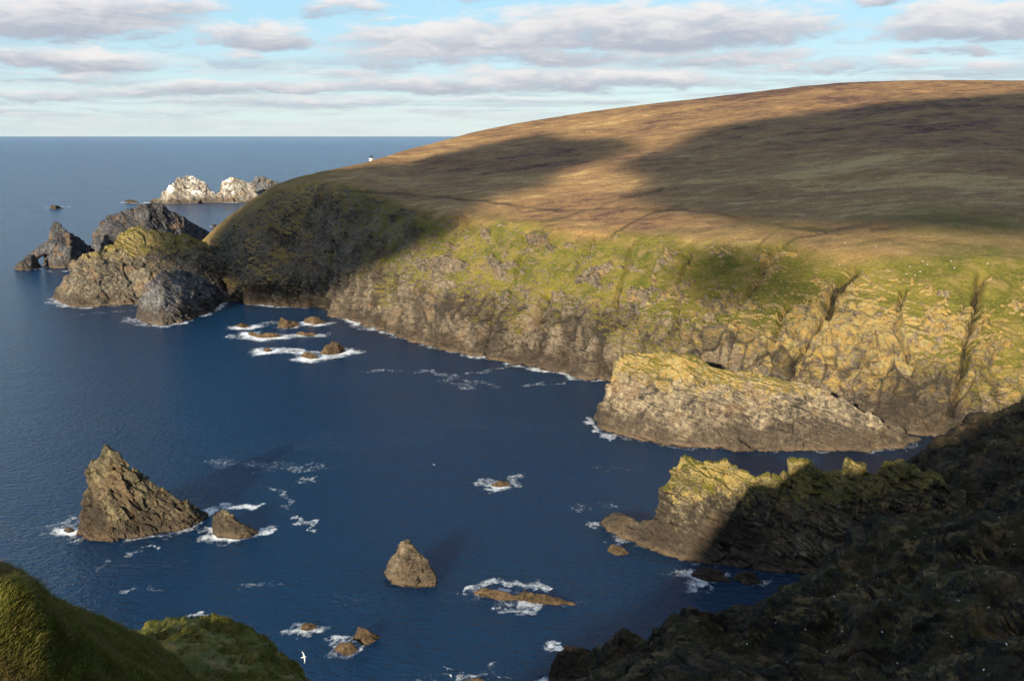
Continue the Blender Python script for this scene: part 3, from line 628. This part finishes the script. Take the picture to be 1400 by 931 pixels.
big = 90000.; fy = float(S[-1, 0, 1])
Vs = np.concatenate([S.reshape(-1, 3), np.array([[-big, -big, -.35], [big, -big, -.35], [big, big, -.35], [-big, big, -.35]])])
Fs = np.concatenate([grid_faces(M_, N_), np.array([[len(Vs) - 4, len(Vs) - 3, len(Vs) - 2, len(Vs) - 1]])])
m, T = new_mat('sea_water'); pos = T.n('ShaderNodeNewGeometry').outputs['Position']; fo = T.attr('foam')
wv = T.vm('MULTIPLY', pos, (.8, 1.25, 1)); w1 = T.noise(wv, .055, 3, .5); w2 = T.noise(wv, .4, 4, .6, .4); w3 = T.noise(wv, .95, 2, .5, .3)
patch = T.noise(T.vm('MULTIPLY', pos, (.6, 1.6, 1)), .006, 4, .6)
hh = T.m('ADD', T.m('MULTIPLY', w1, 1.4), T.m('ADD', T.m('MULTIPLY', w2, 1.5), T.m('MULTIPLY', w3, .6)))
bp = T.n('ShaderNodeBump', i_Strength=T.rng(patch, .3, .7, .55, 1.0), i_Distance=2.8, i_Height=hh)
f1 = T.noise(T.vm('MULTIPLY', pos, (1, .55, 1)), .55, 7, .72, 1.2); f2 = T.noise(pos, 2.2, 4, .7)
ff = T.m('ADD', T.m('MULTIPLY', fo, 1.15), T.m('ADD', T.m('MULTIPLY', T.m('SUBTRACT', f1, .5), 1.5), T.m('MULTIPLY', T.m('SUBTRACT', f2, .5), .6)))
fm = T.m('MULTIPLY', T.m('ADD', T.m('MULTIPLY', T.rng(ff, .22, .65), .42), T.m('MULTIPLY', T.rng(ff, .5, 1.02), .56)), T.rng(fo, .03, .2))
teal = T.m('MULTIPLY', T.rng(ff, .3, .8), T.rng(fo, .2, .6))
wc = T.mix(T.rng(patch, .3, .7), (.0004, .021, .058), (.0004, .027, .074)); wc = T.mix(T.m('MULTIPLY', teal, .6), wc, (.03, .11, .13))
wb = T.n('ShaderNodeBsdfPrincipled', i_Base_Color=wc, i_Roughness=.21, i_IOR=1.333, i_Normal=bp.outputs[0])
wb.subsurface_method = 'BURLEY'; wb.inputs['Subsurface Weight'].default_value = .68; wb.inputs['Subsurface Radius'].default_value = (12, 40, 55); wb.inputs['Subsurface Scale'].default_value = 1.
fbp = T.n('ShaderNodeBump', i_Strength=.6, i_Distance=.4, i_Height=f1)
fb = T.n('ShaderNodeBsdfPrincipled', i_Base_Color=(.78, .8, .8), i_Roughness=.85, i_Normal=fbp.outputs[0])
mx = T.n('ShaderNodeMixShader', i_0=fm); T.L.new(wb.outputs[0], mx.inputs[1]); T.L.new(fb.outputs[0], mx.inputs[2])
T.L.new(mx.outputs[0], T.n('ShaderNodeOutputMaterial').inputs[0])
tag(link('sea', mesh_from('sea', Vs, Fs, dict(foam=np.concatenate([foam.ravel(), np.zeros(4)]))), m), kind='structure')

# ================================================================== CLOUDS OVERHEAD (they shade the hill)
mc, T = new_mat('cloud_vapour')
pv = T.n('ShaderNodeVolumePrincipled'); pv.inputs['Color'].default_value = (.95, .95, .97, 1); pv.inputs['Density'].default_value = .08; pv.inputs['Anisotropy'].default_value = .3
T.L.new(pv.outputs[0], T.n('ShaderNodeOutputMaterial').inputs['Volume'])
ALLP = np.concatenate(REG); apx, apy, adp = proj(ALLP)
def sight(px, py, rad=3.0):
    m = (np.abs(apx - px) < rad) & (np.abs(apy - py) < rad)
    if not m.any(): return None
    i = np.nonzero(m)[0]
    near = adp[i].min(); i = i[adp[i] < near + 14 + .015 * near]
    return ALLP[i[np.argmin((apx[i] - px) ** 2 + (apy[i] - py) ** 2)]]
def on_hill(px, py):
    j = int(np.argmin(np.where(HV[:, :] < 4.02, (HPX - px) ** 2 + (HPY - py) ** 2, 1e9))); return HG.reshape(-1, 3)[j]
def cloud(label, poly, zc, thick, soft):
    Q = []
    for a, b in poly:
        p = on_hill(a, b); s = (zc - p[2]) / math.sin(SUN_EL); Q.append((p - s * LV)[:2])
    Q = np.array(Q); lo, hi = Q.min(0) - 40, Q.max(0) + 40; stp = 14.
    X, Y = np.meshgrid(np.arange(lo[0], hi[0], stp), np.arange(lo[1], hi[1], stp)); p = np.stack([X, Y], -1)
    dist = polydist(X, Y, np.concatenate([Q, Q[:1]])); ins = np.zeros(X.shape, bool); j = len(Q) - 1
    for i in range(len(Q)):
        c = ((Q[i, 1] > Y) != (Q[j, 1] > Y)) & (X < (Q[j, 0] - Q[i, 0]) * (Y - Q[i, 1]) / (Q[j, 1] - Q[i, 1] + 1e-9) + Q[i, 0]); ins ^= c; j = i
    sd = np.where(ins, dist, -dist)
    p3 = np.stack([X, Y, 0 * X], -1)
    sd = sd + 45 * fbm(p3 / 180, 4, 401) + 24
    th = thick * sstep(0, soft, sd) * (1 + .35 * fbm(p3 / 120, 3, 402)); th = np.where(sd <= 0, 0, np.maximum(th, .05))
    up = zc + th * .65 + 0 * X; dn = zc - th * .35
    M, N = X.shape; idx = np.arange(M * N).reshape(M, N)
    live = (th[:-1, :-1] > 0) | (th[1:, :-1] > 0) | (th[:-1, 1:] > 0) | (th[1:, 1:] > 0)
    fa = grid_faces(M, N)[live.ravel()]; bot = idx.ravel() + M * N; bot = np.where(th.ravel() > 0, bot, idx.ravel())
    fb_ = bot[fa][:, ::-1]
    Vc = np.concatenate([np.stack([X, Y, up], -1).reshape(-1, 3), np.stack([X, Y, dn], -1).reshape(-1, 3)])
    Fc = np.concatenate([fa, fb_]); u, inv = np.unique(Fc, return_inverse=True)
    o = link('cloud', mesh_from('cloud', Vc[u], inv.reshape(Fc.shape)), mc); tag(o, label, 'cloud', kind='structure'); return o
cloud('right', [(852,232),(930,207),(1000,184),(1070,165),(1130,152),(1200,147),(1300,139),(1400,128),(1700,120),(1790,250),(1700,320),(1400,322),(1150,306),(1020,300),(940,284),(885,262),(870,243)], 640, 46, 90)
cloud('left', [(610,210),(660,199),(720,190),(800,196),(832,206),(797,220),(742,236),(692,259),(648,288),(626,303),(598,320),(552,343),(505,363),(468,378),(440,415),(380,415),(325,412),(318,385),(310,345),(306,316),(332,280),(380,253),(440,240),(500,236),(560,226)], 640, 46, 80)
cloud('mid', [(900,325),(1000,328),(1080,340),(1090,380),(1060,420),(980,430),(920,420),(880,380)], 640, 9, 60)

# ================================================================== SMALL THINGS
white = simple_mat('white_plumage', (.75, .74, .7), .7, .1, 8); greyw = simple_mat('grey_feather', (.3, .31, .33), .7, .2, 8)
black = simple_mat('dark_lantern', (.03, .035, .05), .4); wpaint = simple_mat('white_paint', (.78, .78, .76), .6, .06, 2); wool = simple_mat('fleece', (.36, .34, .29), .95, .15, 6)
def lathe(prof, n=20):
    a = np.linspace(0, 2 * np.pi, n, endpoint=False); G = np.array([[(r * math.cos(t), r * math.sin(t), z) for t in a] for r, z in prof])
    return mesh_from('lathe', G.reshape(-1, 3), grid_faces(len(prof), n, closed=True))
lp = on_hill(500, 221.5) + np.array([0, 30, 0]); lp[2] = float(P(500, 213.5, lp[1])[2]) - 8.6
lh = empty('lighthouse', tuple(lp)); tag(lh, 'white lighthouse with a dark lantern cap peeking over the hill skyline', 'lighthouse')
link('tower', lathe([(1.9, -6), (1.75, 0), (1.6, 4), (1.55, 6.2), (1.95, 6.3), (1.95, 6.6), (0.01, 6.6)]), wpaint, parent=lh)
link('lantern', lathe([(1.2, 6.6), (1.2, 8.1), (0.01, 8.1)]), black, parent=lh)
link('dome', lathe([(1.4, 8.1), (1.25, 8.5), (.8, 8.9), (.2, 9.1), (.12, 9.6), (.01, 9.6)]), black, parent=lh)

def skin_body(name, V, E, R, mat, sub=2):
    me = bpy.data.meshes.new(name); me.from_pydata(V, E, []); o = bpy.data.objects.new(name, me); COL.objects.link(o)
    sk = o.modifiers.new('s', 'SKIN'); 
    for i, r in enumerate(R): me.skin_vertices[0].data[i].radius = (r, r) if not hasattr(r, '__len__') else r
    me.skin_vertices[0].data[0].use_root = True
    o.modifiers.new('d', 'SUBSURF').levels = sub
    dg = bpy.context.evaluated_depsgraph_get(); m2 = bpy.data.meshes.new_from_object(o.evaluated_get(dg)); m2.name = name
    bpy.data.objects.remove(o); m2.materials.clear(); m2.materials.append(mat)
    m2.polygons.foreach_set('use_smooth', np.ones(len(m2.polygons), bool)); return m2
sheep_me = skin_body('sheep', [(0,0,.62),(.35,0,.64),(-.38,0,.62),(.55,0,.8),(.72,0,.84),(.88,0,.74),
                               (.36,.16,.4),(.36,.17,.02),(.36,-.16,.4),(.36,-.17,.02),(-.36,.16,.4),(-.4,.17,.02),(-.36,-.16,.4),(-.4,-.17,.02),(-.55,0,.55)],
                     [(0,1),(0,2),(1,3),(3,4),(4,5),(1,6),(6,7),(1,8),(8,9),(2,10),(10,11),(2,12),(12,13),(2,14)],
                     [.33,.29,.3,.16,.12,.07,.09,.045,.09,.045,.1,.045,.1,.045,.06], wool)
sheep_px = [(1156,334,'grazing alone on the brown-green edge, upper left of the flock'), (1198,337,'beside its twin near the moor track, left of the two'), (1216,334,'beside its twin near the moor track, right of the two'),
            (1148,363,'at the top of the rocky gully, lowest on the left'), (1244,366,'at the left of the pair on the bright green shelf'), (1262,359,'highest of the close cluster on the green shelf'), (1268,363,'right behind another in the close cluster on the green shelf'),
            (1300,358,'upper one of two right of the cluster on the shelf'), (1305,367,'lower one of two right of the cluster on the shelf'), (1258,372,'in the middle of the green shelf below the cluster'), (1239,376,'nearest the cliff brink, left of the two lowest'), (1251,378,'nearest the cliff brink, right of the two lowest'),
            (1350,362,'right of the head of the black gully'), (1353,383,'on the slope just right of the black gully')]
for i, (a, b, l) in enumerate(sheep_px):
    p = sight(a, b)
    if p is None: p = on_hill(a, b)
    o = link('sheep', sheep_me, None, tuple(p)); o.rotation_euler.z = random.uniform(0, 6.28); o.scale = (.62,) * 3
    tag(o, 'white sheep ' + l, 'sheep', 'sheep on the clifftop pasture')

# birds: body and two wings in one skin; grey wing-tip parts
def bird_mesh(flap=.25, span=.95):
    parts = []
    ring = np.linspace(0, 2 * np.pi, 10, endpoint=False)
    prof = [(-.46, .015, .0), (-.36, .05, .0), (-.2, .085, 0), (0, .11, 0), (.17, .1, .01), (.28, .07, .03), (.36, .065, .045), (.42, .045, .045), (.46, .018, .035), (.52, .006, .03)]
    G = np.array([[(x, r * math.cos(t) * (1.3 if x < -.3 else 1), z + r * .8 * math.sin(t)) for t in ring] for x, r, z in prof])
    parts.append((G.reshape(-1, 3), grid_faces(len(prof), 10, closed=True), {}))
    for s in (-1, 1):
        st_ = np.linspace(0, 1, 9); rows_ = []
        for q in st_:
            y = s * (.05 + span * q); ch = .26 * (1 - .75 * q ** 1.6); xc = .1 + .06 * math.sin(q * 3.1) - .16 * q * q; z = .04 + flap * (q - .45 * q * q)
            rows_.append([(xc + ch * .5, y, z), (xc + ch * .15, y, z + .022 * (1.1 - q)), (xc - ch * .5, y, z), (xc + ch * .15, y, z - .012 * (1.1 - q))])
        g = np.array(rows_); parts.append((g.reshape(-1, 3), grid_faces(9, 4, closed=True), {}))
    v, f, _ = join_parts(parts); return v, f
bv, bf = bird_mesh(); me_b1 = mesh_from('gannet', bv, bf); me_b1.materials.append(white)
bv2, bf2 = bird_mesh(-.2, .9); me_b2 = mesh_from('gannet', bv2, bf2); me_b2.materials.append(white)
fly = [(827,741,130,2.3,.5,me_b1,'white bird with outstretched wings gliding over the water off the rock spur'),
       (612,914,105,1.5,.3,me_b1,'white bird gliding low over the water at the bottom edge of the bay'),
       (415,898,90,.6,.9,me_b2,'white bird banking beside the end of the grassy hump'),
       (616,923,200,.5,.2,me_b2,'small white bird lower down beside the bird at the bottom edge'),
       (593,635,330,.9,.4,me_b2,'tiny white bird over open water above the pyramid stack'),
       (767,723,300,2.,.3,me_b1,'tiny white bird over the bay left of the rock spur'),
       (1310,821,130,2.8,.6,me_b1,'white bird gliding in front of the dark shaded cliff')]
for a, b, Yb, rzb, roll, me, l in fly:
    o = link('seabird', me, None, tuple(P(a, b, Yb))); o.rotation_euler = (roll, .1, rzb); o.scale = (.62,) * 3
    tag(o, l, 'bird', 'seabirds flying over the bay')
perch = skin_body('perched_bird', [(0,0,.12),(.12,0,.16),(-.18,0,.1),(.18,0,.27),(.26,0,.25)], [(0,1),(0,2),(1,3),(3,4)], [.11,.09,.04,.06,.02], white, 1)
n = 0
spots = [(1306,599),(1332,767),(1242,880),(1162,744),(1251,733),(1277,741),(1170,800),(1290,690),(1365,707),(1205,865),(1180,835),(1345,913),(1225,905),(1130,890),(1100,860),(1262,815),(1280,800),(1300,870),(1200,790),(1060,850),(1350,830),(1075,905),(1235,770),(1318,715),(1152,862),(1255,655),(1385,745),(1020,880),(1215,820),(1095,905),(1140,815),(1330,650),(1190,720),(1120,735),(970,890),(1375,880)]
for a, b in spots:
    p = sight(a, b)
    if p is None: continue
    o = link('perched_bird', perch, None, tuple(p + np.array([0, -.3, .1]))); o.rotation_euler.z = random.uniform(0, 6.28); o.scale = (.75,) * 3
    tag(o, 'white seabird sitting on a ledge of the dark shaded cliffs', 'bird', 'white birds on the shaded ledges')

# grass blades on the near bank
def blades(Vv, Ff, count, hmin, hmax, wid, name):
    tri = Vv[Ff]; pxm, pym, dp = proj(tri.mean(1)); ok = (pxm > -60) & (pxm < 470) & (pym > 740) & (pym < 960)
    tri = tri[ok]; ar = np.linalg.norm(np.cross(tri[:, 2] - tri[:, 0], tri[:, 3] - tri[:, 1]), axis=1); ar /= ar.sum()
    k = rng.choice(len(tri), count, p=ar); a = rng.random((count, 1)); b = rng.random((count, 1)); t = tri[k]
    p = (t[:, 0] * (1 - a) + t[:, 1] * a) * (1 - b) + (t[:, 3] * (1 - a) + t[:, 2] * a) * b
    cl = .5 + .8 * fbm(p * .9, 3, 501)
    keep = (fbm(p * .35, 3, 502) > -.75) ; p = p[keep]; cl = np.clip(cl[keep], .25, 1.3); count = len(p)
    h = (hmin + (hmax - hmin) * rng.random(count)) * cl; ang = rng.random(count) * 2 * np.pi; w = wid * (.6 + .8 * rng.random(count))
    dx = np.stack([np.cos(ang), np.sin(ang), 0 * ang], -1); lean = np.stack([rng.normal(.35, .35, count), rng.normal(.2, .35, count), np.ones(count)], -1)
    b0 = p - dx * w[:, None] - [0, 0, .03]; b1 = p + dx * w[:, None] - [0, 0, .03]; mid = p + lean * h[:, None] * .55; tip = p + lean * h[:, None] * np.array([1.5, 1.5, .95])
    V4 = np.stack([b0, b1, mid + dx * w[:, None] * .7, mid - dx * w[:, None] * .7, tip], 1).reshape(-1, 3)
    i = np.arange(count)[:, None] * 5
    q = np.concatenate([i + [0, 1, 2], i + [0, 2, 3], i + [3, 2, 4]])
    return mesh_from(name, V4, q, smooth=False)
mg, T = new_mat('grass_blades'); pos = T.n('ShaderNodeNewGeometry').outputs['Position']; r = T.n('ShaderNodeNewGeometry').outputs['Random Per Island']
gc = T.mix(r, (.055, .07, .009), (.17, .155, .024)); gc = T.mix(T.rng(T.noise(pos, .5, 4), .45, .68), gc, (.15, .115, .035)); gc = T.mix(T.rng(T.m('MULTIPLY', r, 1.0), .9, .97), gc, (.26, .2, .08))
pb = T.n('ShaderNodeBsdfPrincipled', i_Base_Color=gc, i_Roughness=.7); pb.inputs['Specular IOR Level'].default_value = .25
tl = T.n('ShaderNodeBsdfTranslucent'); T.L.new(gc, tl.inputs[0]); mxx = T.n('ShaderNodeMixShader', i_0=.25); T.L.new(pb.outputs[0], mxx.inputs[1]); T.L.new(tl.outputs[0], mxx.inputs[2])
T.L.new(mxx.outputs[0], T.n('ShaderNodeOutputMaterial').inputs[0])
b2f = bank2[1][(bank2[2]['grass'][bank2[1]].mean(1) > .75)]
tag(link('grass', blades(bank1[0], bank1[1], 200000, .07, .34, .009, 'grass'), mg), kind='stuff')
tag(link('grass', blades(bank2[0], b2f, 60000, .12, .3, .018, 'grass'), mg), kind='stuff')

# ================================================================== SKY, SUN, CAMERA
W = bpy.data.worlds.new('World'); SC.world = W; W.use_nodes = True; W.node_tree.nodes.clear(); T = NT(W.node_tree)
sky = T.n('ShaderNodeTexSky', sky_type='NISHITA'); sky.sun_disc = False; sky.sun_elevation = SUN_EL
sky.sun_rotation = math.atan2(-LV[0], -LV[1]); sky.altitude = 100; sky.air_density = 1.0; sky.dust_density = .3; sky.ozone_density = 1.6
gen = T.n('ShaderNodeTexCoord').outputs['Generated']; dn = T.vm('NORMALIZE', gen)
sp = T.n('ShaderNodeSeparateXYZ'); T.L.new(dn, sp.inputs[0]); X, Y, Z = sp.outputs
az = T.m('ARCTAN2', X, Y); el = T.m('ARCSINE', Z)
cmb = T.n('ShaderNodeCombineXYZ'); T.L.new(az, cmb.inputs[0]); T.L.new(el, cmb.inputs[1]); ae = cmb.outputs[0]
def azel(px, py):
    d = ray(px, py); d = d / np.linalg.norm(d); return math.atan2(d[0], d[1]), math.asin(d[2])
wn = T.n('ShaderNodeTexNoise'); T.L.new(T.vm('MULTIPLY', ae, (9, 34, 1)), wn.inputs['Vector']); wn.inputs['Scale'].default_value = 1.; wn.inputs['Detail'].default_value = 6; wn.inputs['Roughness'].default_value = .62
warp = T.vm('MULTIPLY', T.vm('SUBTRACT', wn.outputs['Color'], (.5, .5, .5)), (.09, .03, 0)); aw = T.vm('ADD', ae, warp)
CL = [(60,22,200,34,1.), (190,8,120,18,.9), (110,82,130,18,.95), (360,47,90,22,.9), (325,76,38,12,.6), (200,52,60,12,.55), (40,105,60,7,.5),
      (900,38,270,42,1.), (640,55,210,32,.95), (560,80,150,20,.6), (760,80,150,16,.8), (1330,32,130,32,1.), (1290,72,70,8,.7), (470,8,70,14,.75), (520,24,40,8,.4), (1210,-2,50,8,.8), (650,0,30,8,.5),
      (300,123,230,11,.75), (560,118,200,16,.8), (60,130,110,9,.65), (800,108,280,20,.85), (430,140,260,8,.6), (480,100,60,10,.7), (120,105,120,8,.5), (980,80,200,14,.7), (1150,92,170,14,.6), (1380,92,90,12,.65), (700,140,200,8,.4), (200,148,260,6,.35), (-200,60,160,40,1.), (1650,60,200,40,1.)]
dens = None; sh = None
for cx, cy, rx, ry, wgt in CL:
    a0, e0 = azel(cx, cy); ra, re = rx / F / 1.02, ry / F
    q = T.vm('MULTIPLY', T.vm('SUBTRACT', aw, (a0, e0, 0)), (1 / ra, 1 / re, 0)); ln = T.vm('LENGTH', q, out=1)
    w = T.m('MULTIPLY', T.rng(ln, 1.25, .35), wgt); s2 = T.n('ShaderNodeSeparateXYZ'); T.L.new(q, s2.inputs[0])
    wy = T.m('MULTIPLY', w, s2.outputs[1]); dens = w if dens is None else T.m('MAXIMUM', dens, w)
    sh = (wy, w) if sh is None else (T.m('ADD', sh[0], wy), T.m('ADD', sh[1], w))
lit = T.m('DIVIDE', sh[0], T.m('ADD', sh[1], .05))
fine = T.noise(T.vm('MULTIPLY', ae, (22, 80, 1)), 1., 7, .62, .5)
den = T.m('ADD', dens, T.m('MULTIPLY', T.m('SUBTRACT', fine, .5), 1.9))
# overhead layer, seen in the water; cover out of frame added to whiten shade light
iz = T.m('DIVIDE', 1, T.m('ADD', T.m('MAXIMUM', Z, 0), .12)); pl = T.vm('SCALE', dn); pl.node.inputs[3].default_value = 1; T.L.new(iz, pl.node.inputs[3])
ov_ = T.m('MULTIPLY', T.rng(T.noise(pl, 1.1, 6, .6, .3), T.rng(el, .35, .9, .5, .25), T.rng(el, .35, .9, .72, .42)), T.m('MAXIMUM', T.rng(el, .5, .9), T.m('MULTIPLY', T.rng(el, .14, .3), T.rng(Y, .2, -.4, .3, 1))))
cm = T.m('MAXIMUM', T.rng(den, .12, .85), T.m('MULTIPLY', ov_, .85))
lo = T.m('MULTIPLY', T.noise(T.vm('MULTIPLY', ae, (5, 90, 1)), 1., 5, .6, .4), 1.)
cm = T.m('MAXIMUM', cm, T.m('MULTIPLY', T.m('MULTIPLY', T.rng(lo, .4, .6), T.rng(el, .105, .05)), T.rng(el, .0, .03, .25, .7)))
lt = T.m('ADD', T.m('MULTIPLY', lit, .75), T.m('MULTIPLY', T.m('SUBTRACT', fine, .5), 1.3))
ccol = T.mix(T.rng(lt, -.45, .55), (2.05, 2.2, 2.6), (4.15, 4.0, 3.95))
cov = T.m('MULTIPLY', cm, .93)
veil = T.mix(T.rng(el, .95, .3, .0, .85), sky.outputs[0], T.mix(T.rng(el, 0, .13), (2.65, 3.4, 3.75), T.mix(T.rng(el, .12, .4), (1.8, 3.15, 4.0), (.5, 2.45, 5.6)))); fin = T.mix(cov, veil, ccol)  # deep blue added above the frame so the sea reflects blue
bg = T.n('ShaderNodeBackground', i_0=fin, i_1=.1); T.L.new(bg.outputs[0], T.n('ShaderNodeOutputWorld').inputs[0])

sl = bpy.data.lights.new('sun', 'SUN'); sl.energy = 5.0; sl.angle = math.radians(.5); sl.color = (1, .88, .69)
so = bpy.data.objects.new('sun', sl); COL.objects.link(so); so.rotation_euler = Vector(LV).to_track_quat('-Z', 'Y').to_euler(); so.location = (-100, -300, 400)
cam = bpy.data.cameras.new('camera'); cam.lens = 35; cam.sensor_width = 36; cam.clip_start = .5; cam.clip_end = 300000
co = bpy.data.objects.new('camera', cam); COL.objects.link(co); co.location = (0, 0, H); co.rotation_euler = (math.pi / 2 - TH, 0, 0); SC.camera = co
SC.view_settings.view_transform = 'Standard'; SC.view_settings.look = 'None'; SC.view_settings.exposure = 1.14; SC.view_settings.gamma = 1
SC.cycles.max_bounces = 5; SC.cycles.diffuse_bounces = 2; SC.cycles.glossy_bounces = 3; SC.cycles.transmission_bounces = 2; SC.cycles.volume_bounces = 0; SC.cycles.transparent_max_bounces = 8
SC.cycles.use_denoising = True
